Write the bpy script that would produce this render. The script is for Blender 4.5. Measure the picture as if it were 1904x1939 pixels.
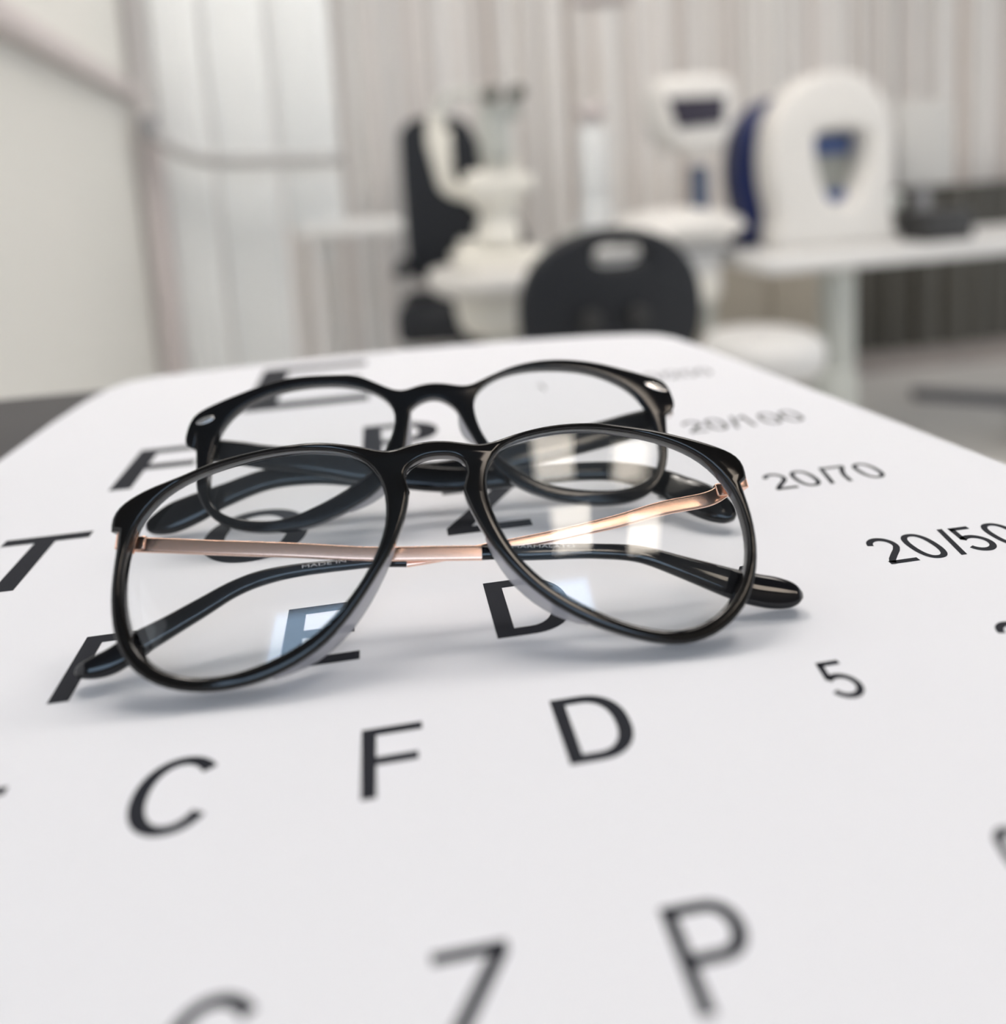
import bpy, bmesh, math, random
from mathutils import Vector, Matrix

for o in list(bpy.data.objects): bpy.data.objects.remove(o)
S = bpy.context.scene
COL = S.collection
PI = math.pi
random.seed(7)
T = 0.900                      # height of the eye chart's surface above the floor

# ------------------------------------------------------------------ camera
cam_d = bpy.data.cameras.new('camera'); cam = bpy.data.objects.new('camera', cam_d); COL.objects.link(cam)
right = Vector((0.9882207, -0.14070201, -0.06018955)); up = Vector((0.07594431, 0.10942632, 0.99108947)); fwd = Vector((0.13286196, 0.98398619, -0.11882287))
M = Matrix((right, up, -fwd)).transposed().to_4x4(); M.translation = Vector((0, 0, T + 0.10041)); cam.matrix_world = M
cam_d.sensor_fit = 'HORIZONTAL'; cam_d.sensor_width = 36
cam_d.lens = 1436.406 * 36 / 1904
cam_d.shift_x = (952 - 906.84) / 1904; cam_d.shift_y = -(969.5 - 484.29) / 1904
cam_d.clip_start = 0.01; cam_d.clip_end = 30
cam_d.dof.use_dof = True; cam_d.dof.focus_distance = 0.181; cam_d.dof.aperture_fstop = 4.8; cam_d.dof.aperture_blades = 0
S.camera = cam

# ------------------------------------------------------------------ world, light, exposure
w = bpy.data.worlds.new('world'); S.world = w; w.use_nodes = True
bg = w.node_tree.nodes['Background']; bg.inputs[0].default_value = (0.95, 0.97, 1.0, 1); bg.inputs[1].default_value = 1.15
S.view_settings.view_transform = 'Standard'; S.view_settings.look = 'None'; S.view_settings.gamma = 1; S.view_settings.use_curve_mapping = False
S.view_settings.exposure = 0.0
PANEL_E = 14.0; WINDOW_E = 4.0
def area(name, loc, rot, sx, sy, power, col):
    l = bpy.data.lights.new(name, 'AREA'); l.shape = 'RECTANGLE'; l.size = sx; l.size_y = sy; l.energy = power; l.color = col
    o = bpy.data.objects.new(name, l); o.location = loc; o.rotation_euler = rot; COL.objects.link(o); return o

# ------------------------------------------------------------------ materials
def mat(name, col, rough=.5, metal=0., spec=.5, noise=None, coat=0., emit=None, estr=0., bump=None):
    m = bpy.data.materials.new(name); m.use_nodes = True; nt = m.node_tree; b = nt.nodes['Principled BSDF']
    b.inputs['Base Color'].default_value = (*col, 1); b.inputs['Roughness'].default_value = rough
    b.inputs['Metallic'].default_value = metal; b.inputs['Specular IOR Level'].default_value = spec
    b.inputs['Coat Weight'].default_value = coat
    if emit: b.inputs['Emission Color'].default_value = (*emit, 1); b.inputs['Emission Strength'].default_value = estr
    tc = nt.nodes.new('ShaderNodeTexCoord')
    if noise:
        n = nt.nodes.new('ShaderNodeTexNoise'); n.inputs['Scale'].default_value = noise[0]; n.inputs['Detail'].default_value = 3
        nt.links.new(tc.outputs['Object'], n.inputs['Vector'])
        r = nt.nodes.new('ShaderNodeMix'); r.data_type = 'RGBA'
        r.inputs[6].default_value = (*[c * (1 - noise[1]) for c in col], 1); r.inputs[7].default_value = (*[min(1, c * (1 + noise[1])) for c in col], 1)
        nt.links.new(n.outputs['Fac'], r.inputs[0]); nt.links.new(r.outputs[2], b.inputs['Base Color'])
    if bump:
        n = nt.nodes.new('ShaderNodeTexNoise'); n.inputs['Scale'].default_value = bump[0]; nt.links.new(tc.outputs['Object'], n.inputs['Vector'])
        bp = nt.nodes.new('ShaderNodeBump'); bp.inputs['Strength'].default_value = bump[1]; bp.inputs['Distance'].default_value = bump[2]
        nt.links.new(n.outputs['Fac'], bp.inputs['Height']); nt.links.new(bp.outputs[0], b.inputs['Normal'])
    return m
def lens_mat():
    m = bpy.data.materials.new('coated_lens'); m.use_nodes = True; nt = m.node_tree; nt.nodes.clear()
    out = nt.nodes.new('ShaderNodeOutputMaterial'); mx = nt.nodes.new('ShaderNodeMixShader')
    tr = nt.nodes.new('ShaderNodeBsdfTransparent'); tr.inputs[0].default_value = (.985, .99, .99, 1)
    gl = nt.nodes.new('ShaderNodeBsdfGlossy'); gl.inputs['Roughness'].default_value = 0.0; gl.inputs['Color'].default_value = (.93, .97, 1, 1)
    lw = nt.nodes.new('ShaderNodeLayerWeight'); lw.inputs['Blend'].default_value = .5
    p = nt.nodes.new('ShaderNodeMath'); p.operation = 'POWER'; p.inputs[1].default_value = 5
    a = nt.nodes.new('ShaderNodeMath'); a.operation = 'MULTIPLY_ADD'; a.inputs[1].default_value = .96; a.inputs[2].default_value = .04
    nt.links.new(lw.outputs['Facing'], p.inputs[0]); nt.links.new(p.outputs[0], a.inputs[0]); nt.links.new(a.outputs[0], mx.inputs[0])
    nt.links.new(tr.outputs[0], mx.inputs[1]); nt.links.new(gl.outputs[0], mx.inputs[2]); nt.links.new(mx.outputs[0], out.inputs[0])
    return m
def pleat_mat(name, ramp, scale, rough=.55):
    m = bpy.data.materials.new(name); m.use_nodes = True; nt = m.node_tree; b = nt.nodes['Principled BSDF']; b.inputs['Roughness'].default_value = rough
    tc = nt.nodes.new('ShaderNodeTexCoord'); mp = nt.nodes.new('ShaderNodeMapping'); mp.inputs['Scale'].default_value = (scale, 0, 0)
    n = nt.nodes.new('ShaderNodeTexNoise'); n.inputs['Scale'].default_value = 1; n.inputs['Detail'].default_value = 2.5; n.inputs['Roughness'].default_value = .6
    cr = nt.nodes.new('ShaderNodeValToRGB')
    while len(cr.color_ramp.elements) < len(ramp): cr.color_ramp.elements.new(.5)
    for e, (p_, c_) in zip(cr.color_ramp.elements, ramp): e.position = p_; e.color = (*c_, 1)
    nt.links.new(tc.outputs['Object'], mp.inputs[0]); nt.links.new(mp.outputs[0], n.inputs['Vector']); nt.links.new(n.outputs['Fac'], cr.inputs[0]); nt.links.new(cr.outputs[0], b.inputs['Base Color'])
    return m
def clear_mat(name, col, fac, rough=.25):
    m = bpy.data.materials.new(name); m.use_nodes = True; nt = m.node_tree; b = nt.nodes['Principled BSDF']; out = nt.nodes['Material Output']
    b.inputs['Base Color'].default_value = (*col, 1); b.inputs['Roughness'].default_value = rough
    tr = nt.nodes.new('ShaderNodeBsdfTransparent'); mx = nt.nodes.new('ShaderNodeMixShader'); mx.inputs[0].default_value = fac
    nt.links.new(tr.outputs[0], mx.inputs[1]); nt.links.new(b.outputs[0], mx.inputs[2]); nt.links.new(mx.outputs[0], out.inputs[0])
    return m

M_paper = mat('chart_paper', (.79, .80, .84), .62, spec=.3, noise=(6, .01))
M_ink = mat('black_ink', (.010, .012, .019), .6, spec=.18)
M_desk = mat('dark_desk_laminate', (.055, .054, .056), .6, noise=(30, .1))
M_black = mat('black_acetate', (.0030, .0022, .0018), .07, spec=.42)
M_rear = mat('dark_blue_black_acetate', (.003, .003, .004), .09, spec=.42)
M_tip = mat('dark_grey_acetate', (.004, .004, .006), .06, spec=.45)
M_gold = mat('rose_gold_metal', (.92, .60, .46), .22, metal=1, noise=(900, .05))
M_steel = mat('polished_steel', (.85, .82, .80), .18, metal=1)
M_lens = lens_mat()
M_ledge = clear_mat('ground_lens_edge', (.35, .36, .36), .55, .3)
M_pad = clear_mat('frosted_clear_acetate', (.46, .46, .50), .62, .3)
M_white = mat('instrument_white', (.80, .785, .755), .35)
M_cream = mat('instrument_cream', (.86, .84, .77), .4)
M_white2 = mat('white_laminate', (.78, .78, .77), .4)
M_grey = mat('mid_grey_plastic', (.30, .30, .31), .45)
M_lgrey = mat('pale_grey_metal', (.60, .62, .58), .4)
M_pinkgrey = mat('warm_grey_metal', (.60, .55, .545), .4)
M_blue = mat('navy_blue_plastic', (.010, .022, .11), .35)
M_pad_blue = mat('blue_pad', (.06, .11, .30), .5)
M_rail = mat('grey_rail', (.42, .42, .42), .4)
M_monitor = mat('monitor_back_grey', (.62, .61, .585), .5)
M_beige = mat('beige_laminate', (.42, .38, .31), .5)
M_neck = mat('slate_blue_plastic', (.09, .12, .19), .4)
M_screen = mat('dark_screen', (.035, .03, .05), .25)
M_seat = mat('black_leather', (.010, .012, .017), .5, bump=(60, .3, .002))
M_dark = mat('dark_grey_plastic', (.035, .035, .036), .5)
M_strip = mat('grey_plastic_strip', (.12, .12, .135), .5)
M_wall = mat('painted_wall', (.76, .76, .727), .8, noise=(2, .015))
M_wallf = mat('grey_wall', (.30, .30, .30), .8, noise=(2, .02))
M_curt = mat('white_panel', (.80, .82, .825), .6, noise=(3, .02))
M_floor = mat('floor_vinyl', (.80, .78, .745), .45, noise=(5, .05))
M_ceil = mat('ceiling_grey', (.22, .22, .22), .8)
M_base = mat('skirting_beige', (.44, .39, .36), .6)
M_glassgrey = mat('bowl_grey_green', (.42, .43, .39), .4)
M_eye = mat('eyepiece_olive', (.10, .105, .085), .4)
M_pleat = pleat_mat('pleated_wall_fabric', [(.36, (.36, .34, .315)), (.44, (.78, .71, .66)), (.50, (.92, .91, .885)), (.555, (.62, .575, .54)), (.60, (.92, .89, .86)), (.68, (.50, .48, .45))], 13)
M_pleat_shade = pleat_mat('shade_curtain_fabric', [(.3, (.035, .034, .03)), (.5, (.11, .105, .09)), (.7, (.05, .048, .042))], 26)  # dark colour stands in for the shade under the long table

# ------------------------------------------------------------------ helpers
def tag(o, label, cat, group=None, kind=None):
    if label: o['label'] = label
    if cat: o['category'] = cat
    if group: o['group'] = group
    if kind: o['kind'] = kind
    return o
def thing(name, label, cat, loc, rotz=0, group=None):
    o = bpy.data.objects.new(name, None); o.empty_display_size = .02; COL.objects.link(o); o.location = loc; o.rotation_euler = (0, 0, rotz)
    return tag(o, label, cat, group)
def link(name, me, m=None, parent=None, label=None, smooth=None):
    o = bpy.data.objects.new(name, me); COL.objects.link(o)
    if m is not None:
        for x in (m if isinstance(m, (list, tuple)) else [m]): me.materials.append(x)
    if parent is not None: o.parent = parent
    if label: o['label'] = label
    if smooth is not None:
        for p in me.polygons: p.use_smooth = True
        me.set_sharp_from_angle(angle=math.radians(smooth))
    return o
def obj(name, bm, m=None, parent=None, label=None, smooth=None):
    bmesh.ops.recalc_face_normals(bm, faces=bm.faces)
    me = bpy.data.meshes.new(name); bm.to_mesh(me); bm.free()
    return link(name, me, m, parent, label, smooth)
def box(bm, c, s, bev=0., rz=0., seg=3):
    r = bmesh.ops.create_cube(bm, size=1); vs = r['verts']
    for v in vs: v.co = Vector((v.co.x * s[0], v.co.y * s[1], v.co.z * s[2]))
    if bev > 0:
        es = list({e for v in vs for e in v.link_edges})
        rr = bmesh.ops.bevel(bm, geom=es, offset=bev, segments=seg, profile=.5, affect='EDGES'); vs = list({v for f in rr['faces'] for v in f.verts} | {v for v in vs if v.is_valid})
    R = Matrix.Rotation(rz, 3, 'Z')
    for v in vs: v.co = R @ v.co + Vector(c)
    return vs
def BM(): return bmesh.new()
def bxo(name, c, s, m, parent=None, bev=0., rz=0., label=None):
    bm = BM(); box(bm, c, s, bev, rz); return obj(name, bm, m, parent, label, smooth=40 if bev else None)
def lathe(bm, prof, c=(0, 0, 0), n=40, axis='Z', sx=1, sy=1):
    rings = []
    for r, z in prof:
        ring = []
        for k in range(n):
            a = 2 * PI * k / n; p = (r * math.cos(a) * sx, r * math.sin(a) * sy, z)
            if axis == 'Y': p = (p[0], z, p[1])
            if axis == 'X': p = (z, p[0], p[1])
            ring.append(bm.verts.new(Vector(p) + Vector(c)))
        rings.append(ring)
    for a, b in zip(rings, rings[1:]):
        for k in range(n): bm.faces.new((a[k], a[(k + 1) % n], b[(k + 1) % n], b[k]))
    for ring in (rings[0], rings[-1]): bm.faces.new(ring)
def catmull(P, per=6):
    P = [Vector(p) for p in P]; out = []
    for i in range(len(P) - 1):
        p1, p2 = P[i], P[i + 1]; p0 = P[i - 1] if i else p1; p3 = P[i + 2] if i + 2 < len(P) else p2
        for k in range(per):
            t = k / per
            out.append(.5 * ((2 * p1) + (-p0 + p2) * t + (2 * p0 - 5 * p1 + 4 * p2 - p3) * t * t + (-p0 + 3 * p1 - 3 * p2 + p3) * t ** 3))
    out.append(P[-1]); return out
def sweep(bm, pts, secs, nrm, expo=2.6, n=20):
    """superellipse section: secs[i] = (half height across the path, half thickness along nrm)"""
    rings = []
    for i, p in enumerate(pts):
        t = (pts[min(i + 1, len(pts) - 1)] - pts[max(i - 1, 0)]).normalized()
        s = nrm.cross(t).normalized(); q = t.cross(s).normalized(); a, b = secs[i]; ring = []
        for k in range(n):
            th = 2 * PI * k / n; c_, s_ = math.cos(th), math.sin(th)
            ring.append(bm.verts.new(p + s * a * math.copysign(abs(c_) ** (2 / expo), c_) + q * b * math.copysign(abs(s_) ** (2 / expo), s_)))
        rings.append(ring)
    for a, b in zip(rings, rings[1:]):
        for k in range(n): bm.faces.new((a[k], a[(k + 1) % n], b[(k + 1) % n], b[k]))
    for r in (rings[0], rings[-1]): bm.faces.new(r)
def tube(bm, pts, r, n=14):
    pts = [Vector(p) for p in pts]
    sweep(bm, pts, [(r, r)] * len(pts), Vector((.123, .31, .94)).normalized(), 2, n)
def plate(outer, holes, th, bd, res=4):
    """solid plate from 2D outlines with rounded edges; front face at z = 0, back at z = -th"""
    cu = bpy.data.curves.new('plate', 'CURVE'); cu.dimensions = '2D'; cu.fill_mode = 'BOTH'; cu.extrude = th / 2 - bd; cu.bevel_depth = bd; cu.bevel_resolution = res; cu.offset = -bd
    for ol in [outer] + holes:
        sp = cu.splines.new('POLY'); sp.points.add(len(ol) - 1); sp.use_cyclic_u = True
        for k, q in enumerate(ol): sp.points[k].co = (q[0], q[1], 0, 1)
    ob = bpy.data.objects.new('plate', cu); COL.objects.link(ob)
    dg = bpy.context.evaluated_depsgraph_get(); dg.update(); me = bpy.data.meshes.new_from_object(ob.evaluated_get(dg))
    bpy.data.objects.remove(ob); bpy.data.curves.remove(cu)
    bm = BM(); bm.from_mesh(me); bpy.data.meshes.remove(me); bmesh.ops.remove_doubles(bm, verts=bm.verts, dist=1e-6 if th < .02 else 1e-5)
    for v in bm.verts: v.co.z -= th / 2
    return bm
def upright(bm):      # plate drawn in x,y -> x,z standing up, front facing -Y
    for v in bm.verts: v.co = Vector((v.co.x, -v.co.z, v.co.y))
    return bm
def ell(cx, cy, rx, ry, n=48, e=2., a0=0, a1=2 * PI, end=False):
    o = []
    for k in range(n + (1 if end else 0)):
        a = a0 + (a1 - a0) * k / n; c_, s_ = math.cos(a), math.sin(a)
        o.append((cx + rx * math.copysign(abs(c_) ** (2 / e), c_), cy + ry * math.copysign(abs(s_) ** (2 / e), s_)))
    return o

# ================================================================== THE ROOM
def struct(name, bm, m, label, smooth=None):
    o = obj(name, bm, m, smooth=smooth); o['kind'] = 'structure'; o['label'] = label; return o
bm = BM(); box(bm, (1.0, .6, -.02), (6.0, 6.0, .04)); struct('floor', bm, M_floor, 'pale grey beige vinyl floor')
bm = BM(); box(bm, (1.0, .6, 2.72), (6.0, 6.0, .04)); struct('ceiling', bm, M_ceil, 'dark grey ceiling with light panels')
# pleated wall at the back
def pleats(bm, x0, x1, z0, z1, y, d, wmin, wmax, seed):
    rnd = random.Random(seed); x = x0; prev = None; P = []
    while x < x1:
        wd = rnd.uniform(wmin, wmax); dd = d * rnd.uniform(.35, 1)
        for k in range(6):
            t = k / 6; P.append((x + wd * t, y - dd * math.sin(PI * t) ** .8))
        x += wd
    P.append((x, y))
    lo = [bm.verts.new((p[0], p[1], z0)) for p in P]; hi = [bm.verts.new((p[0], p[1], z1)) for p in P]
    for k in range(len(P) - 1): bm.faces.new((lo[k], lo[k + 1], hi[k + 1], hi[k]))
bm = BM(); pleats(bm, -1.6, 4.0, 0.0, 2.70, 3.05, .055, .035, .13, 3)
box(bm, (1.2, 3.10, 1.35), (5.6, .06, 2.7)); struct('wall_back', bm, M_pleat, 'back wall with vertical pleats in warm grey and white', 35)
bm = BM(); box(bm, (2.55, 2.96, .05), (2.4, .02, .10)); struct('baseboard_back', bm, M_base, 'beige skirting at the foot of the back wall')
# left wall, running away from the camera
ang = math.atan2(.12, 1.0)
def wl(y): return -.575 + .12 * (2.0 - y)
bm = BM(); box(bm, (wl(1.25) - .045, 1.25, 1.35), (.08, 1.58, 2.7), rz=ang); struct('wall_left', bm, M_wall, 'plain pale grey wall on the left')
bm = BM(); box(bm, (wl(1.25) + .010, 1.25, 1.225), (.030, 1.55, .040), .006, rz=ang); struct('trim_1', bm, M_pinkgrey, 'warm grey rail along the left wall', 40)
bm = BM(); box(bm, (-.533, 2.0, .575), (.040, .040, 1.15), .005); struct('trim_2', bm, M_pinkgrey, 'slim warm grey post at the end of the left wall', 40)
# wall behind the camera with a window
bm = BM()
for c, s_ in (((.3, -1.95, .95), (4.6, .08, 1.9)), ((.3, -1.95, 2.685), (4.6, .08, .03)), ((-1.45, -1.95, 2.285), (1.1, .08, .77)), ((1.50, -1.95, 2.285), (2.2, .08, .77))): box(bm, c, s_)
struct('wall_front', bm, M_wallf, 'wall behind the viewpoint')
wm = mat('daylight_pane', (.5, .6, .8), .3, emit=(.55, .76, 1.0), estr=WINDOW_E)
bm = BM(); box(bm, (-.25, -1.98, 2.285), (1.3, .01, .77)); o = struct('window_1', bm, wm, 'high daylight window behind the viewpoint')
bm = BM()
for x in (-.90, -.25, .40): box(bm, (x, -1.95, 2.285), (.05, .06, .77))
for z in (1.9, 2.66): box(bm, (-.25, -1.95, z), (1.35, .06, .04))
obj('window_frame', bm, M_white2, o)

# ceiling light panels
def em_panel(name='led_fill_panel', col=(1, .93, .86, 1), E=PANEL_E):
    m = bpy.data.materials.new(name); m.use_nodes = True; nt = m.node_tree; b = nt.nodes['Principled BSDF']
    tc = nt.nodes.new('ShaderNodeTexCoord'); v = nt.nodes.new('ShaderNodeTexVoronoi'); v.inputs['Scale'].default_value = 22; v.inputs['Randomness'].default_value = 0
    mr = nt.nodes.new('ShaderNodeMapRange'); mr.inputs[1].default_value = .0; mr.inputs[2].default_value = .6; mr.inputs[3].default_value = E * 1.35; mr.inputs[4].default_value = E * .6
    nt.links.new(tc.outputs['Object'], v.inputs['Vector']); nt.links.new(v.outputs['Distance'], mr.inputs[0]); nt.links.new(mr.outputs[0], b.inputs['Emission Strength'])
    b.inputs['Emission Color'].default_value = col; b.inputs['Base Color'].default_value = (.8, .8, .8, 1); return m
M_led_fill = em_panel(); M_led_warm = em_panel('led_panel_warm', (1, .85, .70, 1), 12.5)
for x, y, w_, l_, lb in ((.30, -1.46, .28, .44, 'small square ceiling light panel nearest the window, left'), (.88, -1.58, .26, .40, 'small square ceiling light panel nearest the window, right'),
        (.15, 1.30, .90, .50, 'added wide ceiling fill panel in front of the partition panels and slit lamp'), (1.30, 1.30, .90, .50, 'added wide ceiling fill panel above the white stool and topographer'), (-.30, .95, .44, .58, 'added ceiling fill panel nearest the left wall'), (1.00, .55, .50, .60, 'added ceiling fill panel right of the desk')):  # these four unseen panels are added to brighten paper, walls and instruments
    t = thing('ceiling_light', lb, 'ceiling light', (x, y, 2.70), 0, 'ceiling light panels')
    bxo('diffuser', (0, 0, -.010), (w_, l_, .02), M_led_warm if y < 0 else M_led_fill, t)
    bm = BM()
    for c, s_ in (((-w_ / 2 - .015, 0, -.0125), (.03, l_ + .06, .025)), ((w_ / 2 + .015, 0, -.0125), (.03, l_ + .06, .025)), ((0, -l_ / 2 - .015, -.0125), (w_, .03, .025)), ((0, l_ / 2 + .015, -.0125), (w_, .03, .025))): box(bm, c, s_)
    obj('frame', bm, M_grey, t)

# ================================================================== DESK AND EYE CHART
t = thing('desk', 'dark grey desk top carrying the white eye chart', 'desk', (-.28, .0, 0))
bxo('desk_top', (0, -.0, T - .0152), (.86, .796, .0296), M_desk, t, .004)
for sx in (-1, 1):
    for sy in (-1, 1): bxo('leg', (sx * .39, sy * .35, (T - .03) / 2), (.04, .04, T - .03), M_dark, t, .004)

chart = thing('eye_chart', 'white eye chart sheet with rows of black letters, under both pairs of glasses', 'eye chart', (0, 0, T))
# sheet outline in millimetres
SH = [(-152, -115), (-148.5, 250), (-147.5, 300), (-145.6, 344), (-142.5, 375), (-139, 392), (-132, 405), (-121, 411), (-92, 413.5), (-50, 417), (-8, 419.5), (40, 419), (81.5, 416.3), (120, 411), (142, 405.5), (152, 400), (158, 390), (163, 366), (169.5, 315), (177, 260), (185, 198), (189, 150), (196, -115)]
bm = BM(); top = [bm.verts.new((x / 1000, y / 1000, 0)) for x, y in SH]; bot = [bm.verts.new((x / 1000, y / 1000, -.0004)) for x, y in SH]
bm.faces.new(top); bm.faces.new(bot[::-1])
for k in range(len(SH)): bm.faces.new((top[k], top[(k + 1) % len(SH)], bot[(k + 1) % len(SH)], bot[k]))
obj('sheet', bm, M_paper, chart)

SV, SHB = .132, .118
def rect(x0, y0, x1, y1): return [(x0, y0), (x1, y0), (x1, y1), (x0, y1)]
def band(cx, cy, rx, ry, th, tv, a0, a1, e=2.15, n=40):
    A, B = [math.radians(a0), math.radians(a1)]; out = []
    o = ell(cx, cy, rx, ry, n, e, A, B, True); i = ell(cx, cy, rx - th, ry - tv, n, e, A, B, True)
    for k in range(n): out.append([o[k], o[k + 1], i[k + 1], i[k]])
    return out
def stroke(path, wd):
    P = [Vector(p) for p in path]; L, R_ = [], []
    for i, p in enumerate(P):
        if i == 0: d = (P[1] - p).normalized(); n = Vector((-d.y, d.x)) * wd / 2
        elif i == len(P) - 1: d = (p - P[i - 1]).normalized(); n = Vector((-d.y, d.x)) * wd / 2
        else:
            d1 = (p - P[i - 1]).normalized(); d2 = (P[i + 1] - p).normalized(); m = Vector((-(d1.y + d2.y), d1.x + d2.x)); m.normalize()
            n = m * (wd / 2) / max(.45, m.dot(Vector((-d1.y, d1.x))))
        L.append(tuple(p + n)); R_.append(tuple(p - n))
    return [[L[k], L[k + 1], R_[k + 1], R_[k]] for k in range(len(P) - 1)]
def arc(cx, cy, rx, ry, a0, a1, n=22): return [(cx + rx * math.cos(math.radians(a0 + (a1 - a0) * k / n)), cy + ry * math.sin(math.radians(a0 + (a1 - a0) * k / n))) for k in range(n + 1)]
def glyphs(SV, SHB, ns=.130):
    G = {}
    G['E'] = [rect(0, 0, SV, 1), rect(SV, 1 - SHB, .735, 1), rect(SV, .515 - SHB / 2, .70, .515 + SHB / 2), rect(SV, 0, .757, SHB)]
    G['F'] = [rect(0, 0, SV, 1), rect(SV, 1 - SHB, .698, 1), rect(SV, .50 - SHB / 2, .63, .50 + SHB / 2)]
    G['P'] = [rect(0, 0, SV, 1), rect(SV, 1 - SHB, .42, 1), rect(SV, .407, .42, .407 + SHB)] + band(.42, .7035, .341, .2965, SV * 1.03, SHB, -90, 90)
    G['D'] = [rect(0, 0, SV, 1), rect(SV, 1 - SHB, .34, 1), rect(SV, 0, .34, SHB)] + band(.34, .5, .494, .5, SV * 1.05, SHB, -90, 90, 2.3)
    G['T'] = [rect(0, 1 - SHB, .795, 1), rect(.3975 - SV / 2, 0, .3975 + SV / 2, 1 - SHB)]
    G['O'] = band(.479, .5, .479, .517, SV * 1.05, SHB, 0, 360, 2.1, 64)
    G['C'] = band(.46, .5, .46, .517, SV * 1.05, SHB, 37, 323, 2.1, 56)
    G['Z'] = [rect(.03, 1 - SHB, .77, 1), rect(0, 0, .785, SHB), [(0, SHB), (SV * 1.25, SHB), (.77, 1 - SHB), (.77 - SV * 1.25, 1 - SHB)]]
    G['L'] = [rect(0, 0, SV, 1), rect(SV, 0, .62, SHB)]
    G['0'] = band(.325, .49, .325, .51, ns * 1.03, ns * .85, 0, 360, 2.35, 48)
    G['1'] = [rect(.27, 0, .27 + ns, 1)] + stroke([(.06, .72), (.20, .80), (.33, .96)], .11)
    G['2'] = stroke(arc(.32, .70, .255, .25, 172, -28) + [(.46, .47), (.30, .32), (.15, .17), (.08, .06)], ns) + [rect(.01, 0, .645, .118)]
    G['3'] = stroke(arc(.31, .73, .22, .215, 165, -80, 16), ns) + stroke(arc(.31, .28, .265, .235, 85, -165, 18), ns)
    G['4'] = [rect(.42, 0, .42 + ns, 1), rect(.0, .235, .68, .35)] + stroke([(.02, .30), (.46, .96)], .12)
    G['5'] = [rect(.15, .882, .60, 1)] + stroke([(.215, .97), (.185, .80), (.135, .505)], .125) + stroke(arc(.315, .325, .265, .265, 139, -158, 26), ns)
    G['6'] = band(.33, .32, .32, .33, ns, .11, 0, 360, 2.1, 36) + stroke([(.065, .30), (.075, .55), (.15, .82)] + arc(.35, .72, .21, .225, 152, 22, 12), ns)
    G['7'] = [rect(.02, .882, .64, 1)] + stroke([(.60, .93), (.42, .68), (.30, .38), (.25, 0)], ns)
    G['/'] = [[(0, -.02), (.13, -.02), (.40, 1.02), (.27, 1.02)]]
    return G
BOLD, MEDIUM, LIGHT = glyphs(.188, .132), glyphs(.165, .115), glyphs(.15, .115)
def printed(chars, x, y, H, name, label, G=LIGHT):
    bm = BM(); cx = x
    for ch in chars:
        for poly in G[ch]:
            bm.faces.new([bm.verts.new(((cx + px * H) / 1000, (y + py * H) / 1000, .00005)) for px, py in poly])
        cx += H * (.36 if ch == '/' else .776)
    for f in bm.faces:
        if f.normal.z < 0 or True:
            f.normal_update()
            if f.normal.z < 0: f.normal_flip()
    me = bpy.data.meshes.new(name); bm.to_mesh(me); bm.free()
    return link(name, me, M_ink, chart, label)
ROWS = [(331, 72, [('E', -63)]), (257.6, 37.6, [('F', -94.5), ('P', -10.6)]), (197.6, 30.3, [('T', -113.0), ('O', -54.5), ('Z', 13.4)]),
        (149.6, 22.0, [('L', -115), ('P', -71.2), ('E', -26.6), ('D', 19.2)]), (113.3, 15.6, [('P', -113), ('E', -80.5), ('C', -47), ('F', -9.3), ('D', 25.5)]),
        (73.8, 13.4, [('E', -120), ('D', -93), ('F', -61), ('C', -32.6), ('Z', -.4), ('P', 30.6)]), (38, 10.5, [('F', -120), ('E', -95), ('L', -69), ('O', -45), ('P', -18), ('Z', 8), ('D', 34)])]
ORD = ['first', 'second', 'third', 'fourth', 'fifth', 'sixth', 'seventh']
for (y, H, L), od, GG in zip(ROWS, ORD, [BOLD] * 4 + [MEDIUM] + [LIGHT] * 2):
    for ch, x in L: printed(ch, x, y, H, 'printed_letter', 'black letter %s in the %s row' % (ch, od), GG)
for s_, x, y, H in (('1', 66, 319.5, 8.5), ('2', 73, 257, 9), ('3', 76, 203, 9.5), ('4', 77, 154, 10), ('5', 76.8, 117.6, 10.2), ('6', 80.0, 79, 10), ('20/200', 109, 318, 9.3), ('20/100', 107, 251.5, 11), ('20/70', 111.3, 200.2, 10.9), ('20/50', 115.6, 156.2, 11.8), ('20/40', 118.5, 119.5, 11.5), ('20/30', 121, 79, 11.5)):
    printed(s_, x, y, H, 'printed_number', 'black number %s' % s_)

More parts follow.
